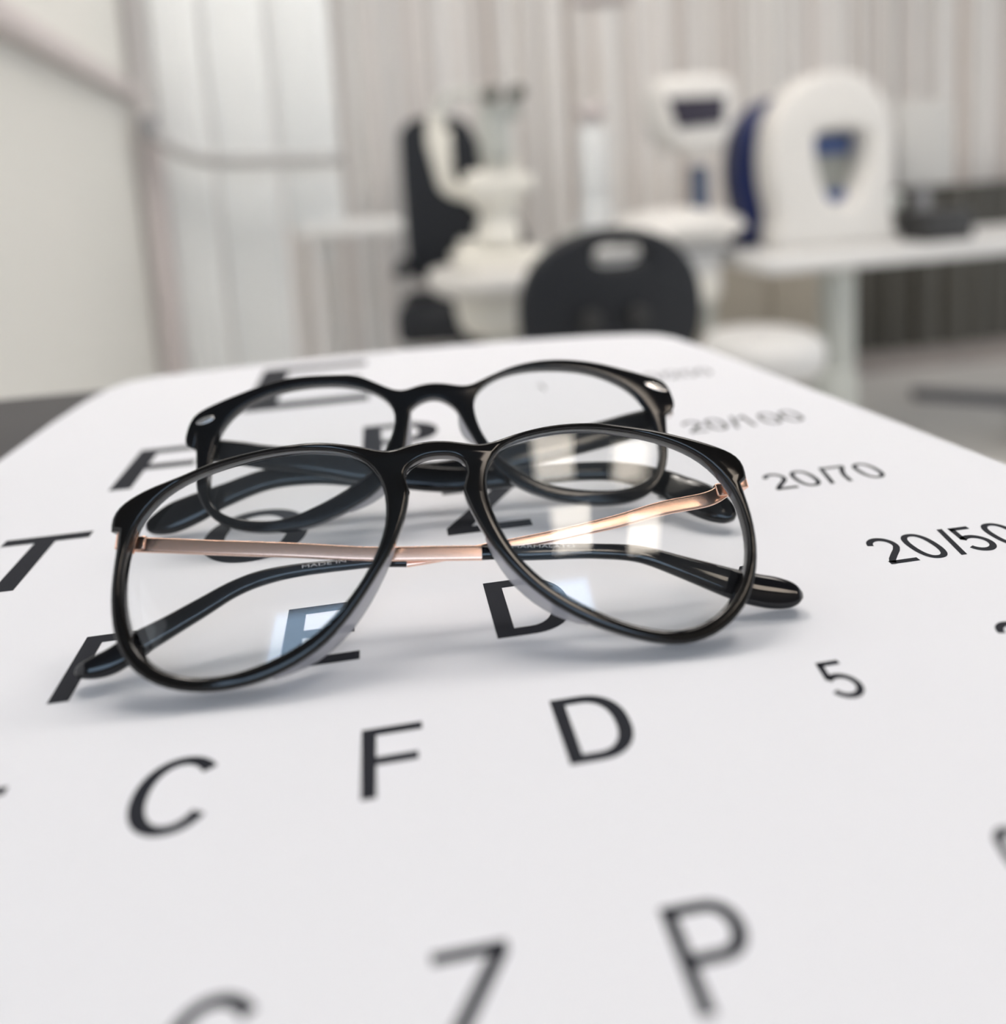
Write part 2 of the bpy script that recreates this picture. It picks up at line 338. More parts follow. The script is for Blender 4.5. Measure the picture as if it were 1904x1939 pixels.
# ================================================================== THE TWO PAIRS OF GLASSES
FRONT = {"O":[7.713,138.229,2.77],"yaw":-0.0656,"lean":0.6632,"th":4.5,"outer":[[-69.5,32.31],[-69.66,33.66],[-69.59,34.99],[-69.16,36.22],[-68.4,37.32],[-67.4,38.24],[-66.26,39.02],[-65.04,39.71],[-63.78,40.33],[-62.49,40.88],[-61.17,41.37],[-59.84,41.81],[-58.5,42.25],[-57.16,42.69],[-55.84,43.15],[-54.52,43.64],[-53.2,44.13],[-51.88,44.61],[-50.55,45.06],[-49.2,45.46],[-47.84,45.81],[-46.47,46.12],[-45.09,46.39],[-43.7,46.63],[-42.32,46.85],[-40.92,47.06],[-39.53,47.25],[-38.14,47.42],[-36.74,47.57],[-35.34,47.71],[-33.94,47.82],[-32.53,47.93],[-31.13,48.0],[-29.73,48.05],[-28.32,48.04],[-26.92,47.98],[-25.52,47.86],[-24.12,47.69],[-22.73,47.48],[-21.35,47.24],[-19.97,46.97],[-18.6,46.67],[-17.23,46.33],[-15.88,45.96],[-14.53,45.56],[-13.18,45.16],[-11.83,44.84],[-10.48,44.7],[-9.12,44.81],[-7.76,45.1],[-6.41,45.44],[-5.04,45.73],[-3.65,45.93],[-2.25,46.04],[-0.85,46.08],[0.55,46.04],[1.95,45.93],[3.34,45.74],[4.72,45.48],[6.09,45.17],[7.46,44.86],[8.83,44.58],[10.22,44.43],[11.6,44.45],[12.98,44.64],[14.35,44.94],[15.71,45.29],[17.07,45.65],[18.43,45.99],[19.8,46.29],[21.18,46.56],[22.57,46.8],[23.96,47.0],[25.36,47.17],[26.76,47.29],[28.16,47.38],[29.56,47.42],[30.97,47.43],[32.38,47.4],[33.78,47.33],[35.18,47.23],[36.58,47.1],[37.98,46.93],[39.37,46.71],[40.75,46.46],[42.13,46.18],[43.5,45.89],[44.88,45.59],[46.25,45.28],[47.62,44.97],[48.98,44.63],[50.34,44.27],[51.69,43.87],[53.03,43.43],[54.36,42.98],[55.68,42.51],[57.01,42.04],[58.33,41.56],[59.65,41.06],[60.95,40.55],[62.25,40.0],[63.53,39.42],[64.79,38.81],[66.03,38.14],[67.18,37.39],[68.17,36.48],[68.88,35.36],[69.25,34.1],[69.29,32.76],[69.13,31.4],[67.6,30.35],[67.82,28.14],[67.98,25.94],[68.05,23.73],[67.99,21.53],[67.77,19.33],[67.39,17.16],[66.85,15.03],[66.14,12.95],[65.25,10.94],[64.17,9.03],[62.87,7.26],[61.38,5.66],[59.71,4.25],[57.89,3.02],[55.96,1.99],[53.92,1.17],[51.81,0.58],[49.65,0.23],[47.46,0.15],[45.28,0.32],[43.1,0.67],[40.95,1.16],[38.82,1.76],[36.72,2.44],[34.64,3.2],[32.6,4.04],[30.58,4.95],[28.61,5.94],[26.67,7.01],[24.79,8.17],[22.98,9.42],[21.23,10.77],[19.55,12.21],[17.94,13.73],[16.4,15.31],[14.93,16.96],[13.54,18.67],[12.23,20.46],[11.03,22.31],[9.9,24.21],[8.85,26.15],[7.9,28.14],[7.07,30.18],[6.35,32.27],[5.69,34.38],[6.0,35.36],[6.34,36.33],[6.65,37.3],[6.82,38.28],[6.77,39.27],[6.48,40.2],[5.94,41.01],[5.19,41.64],[4.3,42.07],[3.32,42.33],[2.3,42.47],[1.27,42.54],[0.23,42.57],[-0.8,42.54],[-1.82,42.42],[-2.82,42.18],[-3.78,41.83],[-4.69,41.36],[-5.53,40.79],[-6.23,40.11],[-6.68,39.29],[-6.8,38.37],[-6.65,37.4],[-6.38,36.41],[-6.08,35.43],[-6.54,33.19],[-7.09,30.98],[-7.77,28.81],[-8.62,26.7],[-9.63,24.67],[-10.79,22.71],[-12.06,20.81],[-13.38,18.95],[-14.73,17.11],[-16.11,15.29],[-17.54,13.5],[-19.02,11.77],[-20.57,10.1],[-22.22,8.52],[-23.95,7.06],[-25.8,5.74],[-27.76,4.6],[-29.81,3.61],[-31.92,2.76],[-34.09,2.04],[-36.29,1.46],[-38.52,1.02],[-40.78,0.72],[-43.05,0.54],[-45.33,0.49],[-47.61,0.59],[-49.87,0.84],[-52.1,1.24],[-54.3,1.84],[-56.42,2.63],[-58.45,3.64],[-60.35,4.86],[-62.07,6.31],[-63.56,7.98],[-64.78,9.86],[-65.74,11.9],[-66.48,14.05],[-67.04,16.25],[-67.45,18.49],[-67.72,20.76],[-67.85,23.03],[-67.88,25.31],[-67.87,27.6],[-67.86,29.88],[-67.87,32.16]],"Lin":[[-27.52,46.23],[-25.34,46.0],[-23.18,45.65],[-21.06,45.16],[-19.02,44.46],[-17.12,43.48],[-15.41,42.21],[-13.96,40.67],[-12.81,38.88],[-12.01,36.92],[-11.54,34.83],[-11.35,32.68],[-11.43,30.52],[-11.76,28.39],[-12.35,26.31],[-13.15,24.28],[-14.1,22.32],[-15.18,20.41],[-16.37,18.57],[-17.67,16.82],[-19.09,15.15],[-20.6,13.57],[-22.2,12.07],[-23.87,10.65],[-25.62,9.34],[-27.45,8.16],[-29.37,7.12],[-31.36,6.2],[-33.39,5.38],[-35.46,4.68],[-37.57,4.08],[-39.71,3.59],[-41.86,3.23],[-44.04,3.02],[-46.22,2.98],[-48.4,3.11],[-50.56,3.41],[-52.68,3.9],[-54.73,4.59],[-56.68,5.52],[-58.47,6.71],[-60.06,8.15],[-61.44,9.8],[-62.61,11.63],[-63.57,13.57],[-64.35,15.6],[-64.95,17.7],[-65.37,19.84],[-65.63,22.01],[-65.74,24.19],[-65.7,26.38],[-65.48,28.54],[-65.04,30.66],[-64.36,32.71],[-63.4,34.64],[-62.19,36.42],[-60.75,38.02],[-59.11,39.43],[-57.31,40.63],[-55.38,41.65],[-53.37,42.5],[-51.31,43.23],[-49.21,43.86],[-47.09,44.42],[-44.95,44.91],[-42.8,45.35],[-40.63,45.72],[-38.46,46.02],[-36.28,46.24],[-34.09,46.37],[-31.9,46.42],[-29.71,46.38]],"Rin":[[11.47,37.98],[12.27,39.91],[13.45,41.59],[15.01,42.95],[16.84,43.95],[18.86,44.64],[20.98,45.13],[23.13,45.48],[25.29,45.75],[27.47,45.92],[29.65,46.01],[31.83,46.0],[34.01,45.88],[36.18,45.66],[38.35,45.35],[40.49,44.97],[42.63,44.5],[44.75,43.98],[46.85,43.39],[48.94,42.72],[50.99,41.98],[53.0,41.14],[54.96,40.19],[56.85,39.11],[58.64,37.89],[60.3,36.5],[61.79,34.95],[63.09,33.23],[64.17,31.36],[65.01,29.38],[65.6,27.31],[65.97,25.18],[66.12,23.02],[66.08,20.85],[65.86,18.69],[65.41,16.58],[64.72,14.54],[63.78,12.61],[62.61,10.8],[61.24,9.13],[59.7,7.61],[58.01,6.26],[56.19,5.09],[54.26,4.12],[52.24,3.38],[50.14,2.89],[48.0,2.67],[45.85,2.71],[43.7,2.97],[41.57,3.43],[39.48,4.02],[37.42,4.73],[35.4,5.56],[33.42,6.48],[31.49,7.49],[29.58,8.56],[27.71,9.68],[25.87,10.86],[24.08,12.11],[22.35,13.44],[20.7,14.86],[19.15,16.39],[17.71,18.02],[16.39,19.75],[15.21,21.58],[14.16,23.48],[13.25,25.46],[12.47,27.49],[11.81,29.57],[11.31,31.67],[11.03,33.8],[11.07,35.92]],"pads":[[[-34.61,1.77],[-31.92,2.76],[-29.28,3.87],[-26.74,5.18],[-24.36,6.76],[-22.16,8.58],[-20.12,10.58],[-18.2,12.72],[-16.39,14.94],[-14.65,17.22],[-12.95,19.54],[-11.32,21.9],[-9.82,24.34],[-8.54,26.9],[-7.51,29.56],[-6.64,32.29]],[[29.22,5.54],[27.23,6.68],[25.26,7.86],[23.35,9.13],[21.51,10.51],[19.76,12.0],[18.08,13.56],[16.47,15.21],[14.94,16.91],[13.49,18.69],[12.14,20.55],[10.9,22.48],[9.73,24.46],[8.65,26.49],[7.68,28.56],[6.82,30.69]]],"temples":[[[-66.38,30.83,-8.5,3.03],[-58.53,29.9,-8.5,3.03],[-50.44,28.84,-8.5,3.03],[-33.1,26.72,-8.5,3.03],[-15.75,24.37,-8.5,2.91],[-0.66,23.12,-8.5,3.04],[8.89,22.37,-8.5,3.04],[12.15,22.07,-8.5,2.69],[17.99,21.54,-8.5,3.16],[28.57,20.92,-8.5,3.17],[34.44,20.39,-8.5,3.17],[41.66,19.4,-8.5,3.41],[46.63,17.95,-8.52,3.87],[53.95,14.88,-8.62,4.89],[62.69,11.18,-8.78,6.36],[67.7,9.45,-8.86,6.69],[72.28,8.39,-8.91,6.45],[75.55,7.78,-8.93,4.84],[77.48,7.49,-8.93,1.61]],[[67.22,31.61,-12.0,3.25],[62.84,30.03,-12.0,3.23],[51.93,28.94,-12.0,3.09],[41.01,27.04,-12.0,2.81],[32.39,25.93,-12.0,2.55],[24.03,24.94,-12.0,2.41],[14.95,24.26,-12.0,2.04],[10.09,23.9,-12.0,1.91],[0.43,22.96,-12.0,1.9],[-7.89,22.48,-12.0,2.01],[-11.42,22.8,-12.0,2.01],[-16.47,23.15,-12.0,2.13],[-31.19,23.04,-12.0,2.7],[-39.87,22.03,-11.7,3.26],[-45.89,20.14,-11.16,3.57],[-51.61,17.19,-10.39,4.08],[-58.12,13.8,-9.41,4.56],[-64.14,10.81,-8.56,5.25],[-68.18,8.44,-8.11,5.19],[-71.61,7.41,-7.9,4.3],[-74.41,6.91,-7.83,2.57],[-75.31,6.71,-7.82,0.86]]]}
REAR = {"O":[11.632,196.669,5.645],"yaw":-0.0793,"lean":0.6283,"th":4.5,"outer":[[-68.19,24.67],[-69.55,25.1],[-70.59,25.81],[-71.11,26.91],[-71.18,28.3],[-70.99,29.81],[-70.67,31.32],[-70.22,32.76],[-69.52,34.05],[-68.51,35.1],[-67.27,35.93],[-65.89,36.62],[-64.48,37.26],[-63.05,37.86],[-61.6,38.44],[-60.15,38.99],[-58.69,39.52],[-57.23,40.03],[-55.76,40.54],[-54.29,41.04],[-52.82,41.54],[-51.33,42.0],[-49.84,42.41],[-48.33,42.78],[-46.81,43.11],[-45.29,43.41],[-43.76,43.67],[-42.22,43.88],[-40.68,44.03],[-39.13,44.12],[-37.58,44.16],[-36.02,44.16],[-34.47,44.14],[-32.92,44.09],[-31.37,44.02],[-29.82,43.94],[-28.26,43.86],[-26.71,43.76],[-25.17,43.63],[-23.65,43.38],[-22.17,42.99],[-20.73,42.43],[-19.34,41.76],[-17.96,41.05],[-16.58,40.32],[-15.21,39.6],[-13.83,38.89],[-12.43,38.24],[-10.99,37.75],[-9.53,37.53],[-8.05,37.65],[-6.57,37.99],[-5.08,38.4],[-3.57,38.72],[-2.04,38.91],[-0.5,38.96],[1.05,38.89],[2.59,38.72],[4.11,38.45],[5.63,38.11],[7.13,37.76],[8.64,37.51],[10.13,37.51],[11.61,37.78],[13.06,38.27],[14.5,38.85],[15.93,39.45],[17.36,40.05],[18.81,40.62],[20.26,41.16],[21.73,41.65],[23.23,42.08],[24.73,42.45],[26.25,42.78],[27.78,43.04],[29.32,43.25],[30.86,43.4],[32.41,43.5],[33.96,43.54],[35.51,43.53],[37.06,43.48],[38.61,43.38],[40.16,43.22],[41.7,43.02],[43.23,42.78],[44.76,42.51],[46.28,42.2],[47.8,41.86],[49.3,41.48],[50.8,41.06],[52.28,40.6],[53.75,40.1],[55.21,39.58],[56.67,39.05],[58.13,38.51],[59.58,37.96],[61.04,37.41],[62.48,36.85],[63.93,36.28],[65.37,35.69],[66.77,35.05],[68.05,34.29],[69.08,33.3],[69.76,32.04],[70.17,30.6],[70.42,29.08],[70.55,27.58],[70.39,26.25],[69.79,25.25],[68.8,24.56],[67.3,23.41],[67.02,21.44],[66.73,19.47],[66.45,17.49],[66.15,15.52],[65.81,13.57],[65.35,11.64],[64.73,9.77],[63.89,7.99],[62.84,6.32],[61.61,4.78],[60.21,3.41],[58.63,2.27],[56.89,1.41],[55.02,0.81],[53.08,0.41],[51.11,0.17],[49.13,0.06],[47.14,0.05],[45.16,0.14],[43.18,0.32],[41.2,0.59],[39.24,0.94],[37.29,1.34],[35.36,1.79],[33.43,2.31],[31.53,2.89],[29.66,3.56],[27.81,4.3],[26.0,5.12],[24.23,6.02],[22.51,7.02],[20.88,8.14],[19.36,9.41],[17.96,10.8],[16.64,12.29],[15.4,13.85],[14.22,15.45],[13.11,17.1],[12.09,18.81],[11.14,20.55],[10.23,22.33],[9.35,24.12],[8.51,25.92],[7.69,27.74],[6.88,29.56],[6.52,30.12],[6.13,30.68],[5.72,31.21],[5.27,31.71],[4.78,32.17],[4.26,32.6],[3.72,33.0],[3.15,33.37],[2.57,33.71],[1.97,34.0],[1.34,34.23],[0.69,34.39],[0.02,34.49],[-0.64,34.52],[-1.31,34.47],[-1.97,34.35],[-2.63,34.2],[-3.27,33.99],[-3.89,33.74],[-4.49,33.43],[-5.06,33.08],[-5.6,32.69],[-6.11,32.25],[-6.56,31.76],[-6.98,31.23],[-7.33,29.14],[-7.67,27.04],[-8.0,24.94],[-8.34,22.85],[-8.78,20.79],[-9.4,18.78],[-10.25,16.86],[-11.33,15.06],[-12.61,13.39],[-14.05,11.85],[-15.6,10.41],[-17.23,9.07],[-18.95,7.83],[-20.75,6.73],[-22.62,5.73],[-24.54,4.83],[-26.49,4.0],[-28.47,3.24],[-30.47,2.52],[-32.48,1.85],[-34.52,1.28],[-36.59,0.86],[-38.68,0.61],[-40.8,0.5],[-42.92,0.46],[-45.04,0.45],[-47.16,0.52],[-49.27,0.69],[-51.36,1.0],[-53.43,1.43],[-55.47,1.98],[-57.46,2.7],[-59.33,3.62],[-61.06,4.8],[-62.59,6.21],[-63.94,7.82],[-65.11,9.56],[-66.03,11.43],[-66.64,13.41],[-67.0,15.48],[-67.2,17.59],[-67.36,19.7],[-67.55,21.82],[-67.81,23.92],[-68.11,26.02]],"Lin":[[-11.59,29.85],[-11.63,27.91],[-12.05,25.99],[-12.73,24.1],[-13.56,22.26],[-14.47,20.44],[-15.44,18.66],[-16.51,16.97],[-17.76,15.42],[-19.21,14.07],[-20.83,12.88],[-22.54,11.8],[-24.29,10.76],[-26.06,9.76],[-27.86,8.82],[-29.69,7.94],[-31.56,7.12],[-33.44,6.34],[-35.33,5.61],[-37.25,4.92],[-39.18,4.31],[-41.14,3.82],[-43.13,3.49],[-45.14,3.37],[-47.15,3.43],[-49.17,3.63],[-51.19,3.9],[-53.18,4.26],[-55.15,4.74],[-57.06,5.38],[-58.86,6.23],[-60.48,7.34],[-61.83,8.73],[-62.83,10.37],[-63.46,12.21],[-63.76,14.17],[-63.83,16.18],[-63.79,18.21],[-63.71,20.24],[-63.57,22.26],[-63.33,24.27],[-62.91,26.24],[-62.29,28.14],[-61.44,29.96],[-60.39,31.67],[-59.15,33.25],[-57.73,34.66],[-56.14,35.89],[-54.43,36.95],[-52.63,37.86],[-50.76,38.64],[-48.84,39.31],[-46.89,39.87],[-44.91,40.32],[-42.91,40.67],[-40.9,40.92],[-38.87,41.09],[-36.84,41.19],[-34.81,41.23],[-32.78,41.2],[-30.75,41.09],[-28.73,40.89],[-26.72,40.59],[-24.73,40.19],[-22.76,39.69],[-20.83,39.08],[-18.96,38.33],[-17.17,37.4],[-15.51,36.29],[-14.02,34.97],[-12.82,33.44],[-11.98,31.72]],"Rin":[[11.63,30.43],[11.79,32.32],[12.39,34.08],[13.45,35.63],[14.86,36.96],[16.49,38.09],[18.26,39.02],[20.12,39.75],[22.06,40.29],[24.03,40.69],[26.03,40.95],[28.05,41.11],[30.07,41.17],[32.09,41.15],[34.11,41.07],[36.13,40.92],[38.14,40.72],[40.15,40.46],[42.14,40.12],[44.12,39.7],[46.07,39.18],[47.99,38.55],[49.86,37.8],[51.69,36.94],[53.46,35.98],[55.17,34.91],[56.79,33.72],[58.29,32.39],[59.65,30.92],[60.83,29.31],[61.82,27.57],[62.63,25.74],[63.24,23.83],[63.66,21.87],[63.89,19.88],[63.94,17.87],[63.85,15.86],[63.61,13.86],[63.17,11.93],[62.45,10.11],[61.41,8.48],[60.06,7.1],[58.45,5.98],[56.66,5.12],[54.77,4.48],[52.81,4.06],[50.82,3.82],[48.8,3.73],[46.78,3.77],[44.77,3.9],[42.75,4.11],[40.75,4.38],[38.75,4.7],[36.77,5.08],[34.8,5.56],[32.87,6.14],[30.98,6.84],[29.15,7.68],[27.37,8.64],[25.65,9.69],[23.96,10.8],[22.3,11.96],[20.7,13.19],[19.19,14.51],[17.79,15.95],[16.52,17.51],[15.37,19.16],[14.34,20.9],[13.44,22.7],[12.72,24.57],[12.16,26.5],[11.79,28.46]],"pads":[[[-25.08,4.52],[-23.01,5.54],[-20.97,6.6],[-19.0,7.78],[-17.13,9.12],[-15.37,10.59],[-13.69,12.17],[-12.16,13.88],[-10.84,15.74],[-9.77,17.76],[-8.99,19.9],[-8.45,22.13],[-8.08,24.4],[-7.73,26.68],[-7.36,28.96],[-6.98,31.23]],[[11.06,20.65],[10.76,21.23],[10.47,21.82],[10.17,22.41],[9.88,22.99],[9.59,23.58],[9.3,24.17],[9.02,24.76],[8.74,25.36],[8.47,25.96],[8.2,26.55],[7.94,27.15],[7.67,27.75],[7.41,28.36],[7.15,28.96],[6.88,29.56]]],"temples":[[[-67.48,26.72,-9.0,6.54],[-58.46,25.05,-9.0,6.84],[-50.69,23.33,-9.0,6.82],[-35.25,20.36,-9.0,7.11],[-19.9,16.65,-9.0,7.39],[-0.11,12.59,-9.0,7.05],[18.29,11.54,-9.0,5.84],[41.51,11.35,-8.5,5.24],[53.56,9.82,-7.5,5.83],[62.82,5.54,-4.0,7.52],[67.99,0.72,1.5,9.32],[72.74,-3.19,5.0,9.11],[76.52,-6.03,6.0,5.92],[78.05,-7.33,6.5,1.68]],[[69.59,26.94,-14.5,7.23],[60.98,25.45,-14.5,7.84],[52.4,23.66,-14.5,8.12],[35.61,20.77,-14.5,8.04],[17.55,17.9,-14.5,7.64],[-0.11,15.57,-14.5,7.25],[-20.51,16.77,-14.5,6.92],[-36.15,18.52,-14.5,6.29],[-50.09,18.07,-14.31,6.26],[-62.8,14.28,-13.9,6.8],[-70.78,11.15,-13.63,8.57],[-77.24,8.85,-13.47,8.51],[-82.23,7.22,-13.41,5.14],[-83.94,6.63,-13.41,1.51]]]}
def lv(u, v, w_): return Vector((u / 1000, -w_ / 1000, v / 1000))      # frame millimetres -> local metres
def sort_outline(o):
    return o
def build_lens(outline, parent, side, grow=.7, Rf=120., Rb=105.):
    n = len(outline); cx = sum(p[0] for p in outline) / n; cy = sum(p[1] for p in outline) / n
    P = []
    for (x, y) in outline:
        d = math.hypot(x - cx, y - cy); P.append((cx + (x - cx) * (1 + grow / d), cy + (y - cy) * (1 + grow / d)))
    bm = BM(); NR = 22; surf = []
    dl = (.030 if Rf > 300 else .045) * side
    for (R_, w0) in ((Rf, .2), (Rb, -1.4)):
        c = bm.verts.new(lv(cx, cy, w0)); rings = []
        for r in range(1, NR + 1):
            t = r / NR; ring = []
            for (x, y) in P:
                X = cx + (x - cx) * t; Y = cy + (y - cy) * t; d2 = (X - cx) ** 2 + (Y - cy) ** 2
                ring.append(bm.verts.new(lv(X, Y, w0 - d2 / (2 * R_) - dl * (X - cx))))
            rings.append(ring)
        for k in range(n): bm.faces.new((c, rings[0][k], rings[0][(k + 1) % n]))
        for a, b in zip(rings, rings[1:]):
            for k in range(n): bm.faces.new((a[k], a[(k + 1) % n], b[(k + 1) % n], b[k]))
        surf.append(rings[-1])
    side = []
    for k in range(n): side.append(bm.faces.new((surf[0][k], surf[0][(k + 1) % n], surf[1][(k + 1) % n], surf[1][k])))
    for f in bm.faces: f.material_index = 0
    for f in side: f.material_index = 1
    return obj('lens', bm, [M_lens, M_ledge], parent, 'clear coated lens', smooth=50)
def build_frame(G_, parent, m, bd):
    bm = plate([(p[0] / 1000, p[1] / 1000) for p in G_['outer']], [[(p[0] / 1000, p[1] / 1000) for p in G_[k]] for k in ('Lin', 'Rin')], G_['th'] / 1000, bd / 1000, 5)
    for v in bm.verts: v.co = Vector((v.co.x, -v.co.z, v.co.y))
    return bm
def build_pad(line, parent, sgn):
    bm = BM(); rings = []; n = len(line)
    for i, (u, v) in enumerate(line):
        t = i / (n - 1); f = math.sin(PI * min(1, max(0, t * .96 + .02))) ** .8
        a = line[max(i - 1, 0)]; b = line[min(i + 1, n - 1)]; d = Vector((b[0] - a[0], b[1] - a[1])).normalized(); nn = Vector((-d.y, d.x))
        if nn.x * sgn < 0: nn = -nn                              # towards the nose
        ring = []
        for (o_, w_) in ((-1.4, -1.2), (-.3, -1.2), (.0 + .3 * f, -2.2), (.0 + .8 * f, -3.6), (-.1 + 1.5 * f, -4.4 - 2.2 * f), (-.8 + .8 * f, -4.6 - 2.8 * f), (-1.6, -4.4)):
            ring.append(bm.verts.new(lv(u + nn.x * o_, v + nn.y * o_, w_)))
        rings.append(ring)
    for a, b in zip(rings, rings[1:]):
        for k in range(7): bm.faces.new((a[k], a[(k + 1) % 7], b[(k + 1) % 7], b[k]))
    bm.faces.new(rings[0]); bm.faces.new(rings[-1])
    bmesh.ops.subdivide_edges(bm, edges=bm.edges, cuts=1, smooth=.6, use_grid_fill=True)
    return obj('nose_pad', bm, M_pad, parent, 'frosted clear nose pad', smooth=70)
def build_temple(rows, a, b, parent, m, name, thick, expo, label=None, hmul=1.):
    P = catmull([lv(*r[:3]) for r in rows[a:b]], 6); Wd = [x.x for x in catmull([Vector((r[3], 0, 0)) for r in rows[a:b]], 6)]
    n = len(P); bm = BM(); sec = []
    for i in range(n):
        h = max(Wd[i], .5) / 2000 * hmul; t_ = thick(i / (n - 1)) / 2000; sec.append((h, min(t_, h * 1.1)))
    sweep(bm, P, sec, Vector((0, -1, 0)), expo, 24)
    return obj(name, bm, m, parent, label, smooth=45)
def temple_text(text, p0, p1, w_, parent, size):
    cu = bpy.data.curves.new('txt', 'FONT'); cu.body = text; cu.size = 1; cu.fill_mode = 'FRONT'
    ob = bpy.data.objects.new('txt', cu); COL.objects.link(ob); dg = bpy.context.evaluated_depsgraph_get(); dg.update(); me = bpy.data.meshes.new_from_object(ob.evaluated_get(dg))
    bpy.data.objects.remove(ob)
    xs = [v.co.x for v in me.vertices]; x0, x1 = min(xs), max(xs); d = Vector((p1[0] - p0[0], p1[1] - p0[1])); L = d.length; d.normalize(); nn = Vector((-d.y, d.x))
    for v in me.vertices:
        s_ = (v.co.x - x0) / (x1 - x0) * L; h = v.co.y * size
        v.co = lv(p0[0] + d.x * s_ + nn.x * h, p0[1] + d.y * s_ + nn.y * h, w_)
    return link('printed_text', me, M_text, parent, 'small white printed lettering')
M_text = mat('white_print', (.75, .75, .75), .5)

def glasses(G_, label, group, m, rear):
    a, b = G_['yaw'], G_['lean']
    U = Vector((math.cos(a), math.sin(a), 0)); Bk = Vector((-math.sin(a), math.cos(a), 0)); V = Vector((0, 0, 1)) * math.cos(b) + Bk * math.sin(b); N = U.cross(V)
    t = thing('eyeglasses', label, 'glasses', (0, 0, 0), 0, group)
    Mx = Matrix((U, -N, V)).transposed().to_4x4(); Mx.translation = Vector((G_['O'][0] / 1000, G_['O'][1] / 1000, T + G_['O'][2] / 1000)); t.matrix_world = Mx
    bm = build_frame(G_, t, m, .95 if not rear else .6)
    # end pieces wrapping back towards the hinges
    for s_ in (-1, 1):
        um = max(p[0] * s_ for p in G_['outer'] if p[1] > 24); lug = [p for p in G_['outer'] if p[0] * s_ > um - 1.2 and p[1] > 22]
        v0, v1 = min(p[1] for p in lug), max(p[1] for p in lug); uc = sum(p[0] * s_ for p in lug) / len(lug)
        box(bm, tuple(lv(s_ * (uc - 1.9), (v0 + v1) / 2 + .6, -5.2)), (.0030, .0056, .0044), .0009)
    fr = obj('frame_front', bm, m, t, 'black glossy frame front', smooth=38)
    for k, sd in (('Lin', -1), ('Rin', 1)): build_lens(G_[k], t, sd, .7, *((400., 330.) if rear else (250., 215.)))
    if not rear:
        build_pad(G_['pads'][0][:13], t, 1); build_pad(G_['pads'][1][:13], t, -1)
    else:
        build_pad(G_['pads'][0], t, 1); build_pad(G_['pads'][1], t, -1)
    T0, T1 = G_['temples']
    if not rear:
        for rows, cut, txt in ((T0, 7, 'L'), (T1, 10, 'R')):
            tm = build_temple(rows, 0, cut, t, M_gold, 'temple', lambda x: 1.5, 7, 'slim rose gold metal temple')
            tp = build_temple(rows, cut - 1, len(rows), tm, M_tip, 'temple_tip', lambda x: 2.3 + 2.0 * min(1, max(0, (x - .45) * 2)), 3.0, 'glossy black temple tip')
            u0, v0 = rows[0][0], rows[0][1]; s_ = -1 if u0 < 0 else 1
            bm = BM(); box(bm, tuple(lv(u0 + s_ * 2.0, v0 + .4, -6.8)), (.0030, .0050, .0036), .0004); box(bm, tuple(lv(u0 + s_ * .2, v0 + .2, rows[0][2])), (.0040, .0022, .0030), .0004)
            lathe(bm, [(.0006, -.0022), (.0009, -.0021), (.0009, .0021), (.0006, .0022)], tuple(lv(u0 + s_ * 1.2, v0 + .2, -7.6)), 12)
            obj('hinge', bm, M_gold, tm, 'rose gold hinge', smooth=40)
        tips = [c for c in bpy.data.objects if c.name.startswith('temple_tip')]
        temple_text('MARMALATO', (15.6, 22.6), (29.5, 21.5), -7.25, tips[0], .8)
        temple_text('MADE IN CHINA', (-30.9, 23.2), (-12.5, 23.9), -10.75, tips[1], .8)
    else:
        for rows in (T0, T1):
            tm = build_temple(rows, 0, len(rows), t, m, 'temple', lambda x: 3.4, 3.2, 'thick black temple')
            u0, v0 = rows[0][0], rows[0][1]; s_ = -1 if u0 < 0 else 1
            bm = BM(); box(bm, tuple(lv(u0 - s_ * .6, v0, -6.3)), (.0040, .0040, .0045), .0004)
            obj('hinge', bm, M_steel, tm, 'steel hinge', smooth=40)
        for (p0, p1) in (((-68.3 * KX, 32.0), (-63.3 * KX, 33.5)), ((62.9, 33.65), (69.3, 30.8))):
            c = Vector(((p0[0] + p1[0]) / 2, (p0[1] + p1[1]) / 2)); d = Vector((p1[0] - p0[0], p1[1] - p0[1])); L = d.length / 2; d.normalize(); nn = Vector((-d.y, d.x))
            ol = [(c.x + d.x * L * math.cos(q) + nn.x * .95 * math.sin(q), c.y + d.y * L * math.cos(q) + nn.y * .95 * math.sin(q)) for q in [2 * PI * k / 28 for k in range(28)]]
            bm = plate([(p[0] / 1000, p[1] / 1000) for p in ol], [], .0006, .0002, 2)
            for v in bm.verts: v.co = Vector((v.co.x, -v.co.z - .00035, v.co.y))
            obj('rivet', bm, M_steel, fr, 'small polished silver inlay', smooth=40)
    return t
KX = 1.0
glasses(FRONT, 'black glasses with slim rose gold temples, in front of the other pair, nearest the camera', None, M_black, False)
glasses(REAR, 'all black glasses with silver corner inlays, behind the rose gold pair on the chart', None, M_rear, True)

# ================================================================== INSTRUMENTS AND FURNITURE BEHIND
# --- white partition panels on the left
def part_panel(x0, x1, z0, z1, y, lb):
    bm = BM(); box(bm, ((x0 + x1) / 2, y, (z0 + z1) / 2), (x1 - x0, .03, z1 - z0), .008)
    for k in range(1, 3):
        x = x0 + (x1 - x0) * k / 3; lathe(bm, [(.006, z0 + .01), (.006, z1 - .01)], (x, y - .014, 0), 10)
    o = obj('partition_panel', bm, M_curt, None, None, smooth=40); return tag(o, lb, 'partition panel', 'white partition panels beside the left wall')
part_panel(-.508, -.397, .02, 2.30, 2.02, 'narrow white partition panel next to the warm grey post')
part_panel(-.390, -.240, .02, 2.30, 2.05, 'white partition panel in the middle of the three')
part_panel(-.224, -.075, .865, 2.30, 2.04, 'short white partition panel standing on the white shelf')
bm = BM(); box(bm, (-.060, 2.06, .855), (.27, .14, .036), .006); box(bm, (-.14, 2.10, .80), (.03, .10, .09), .004)
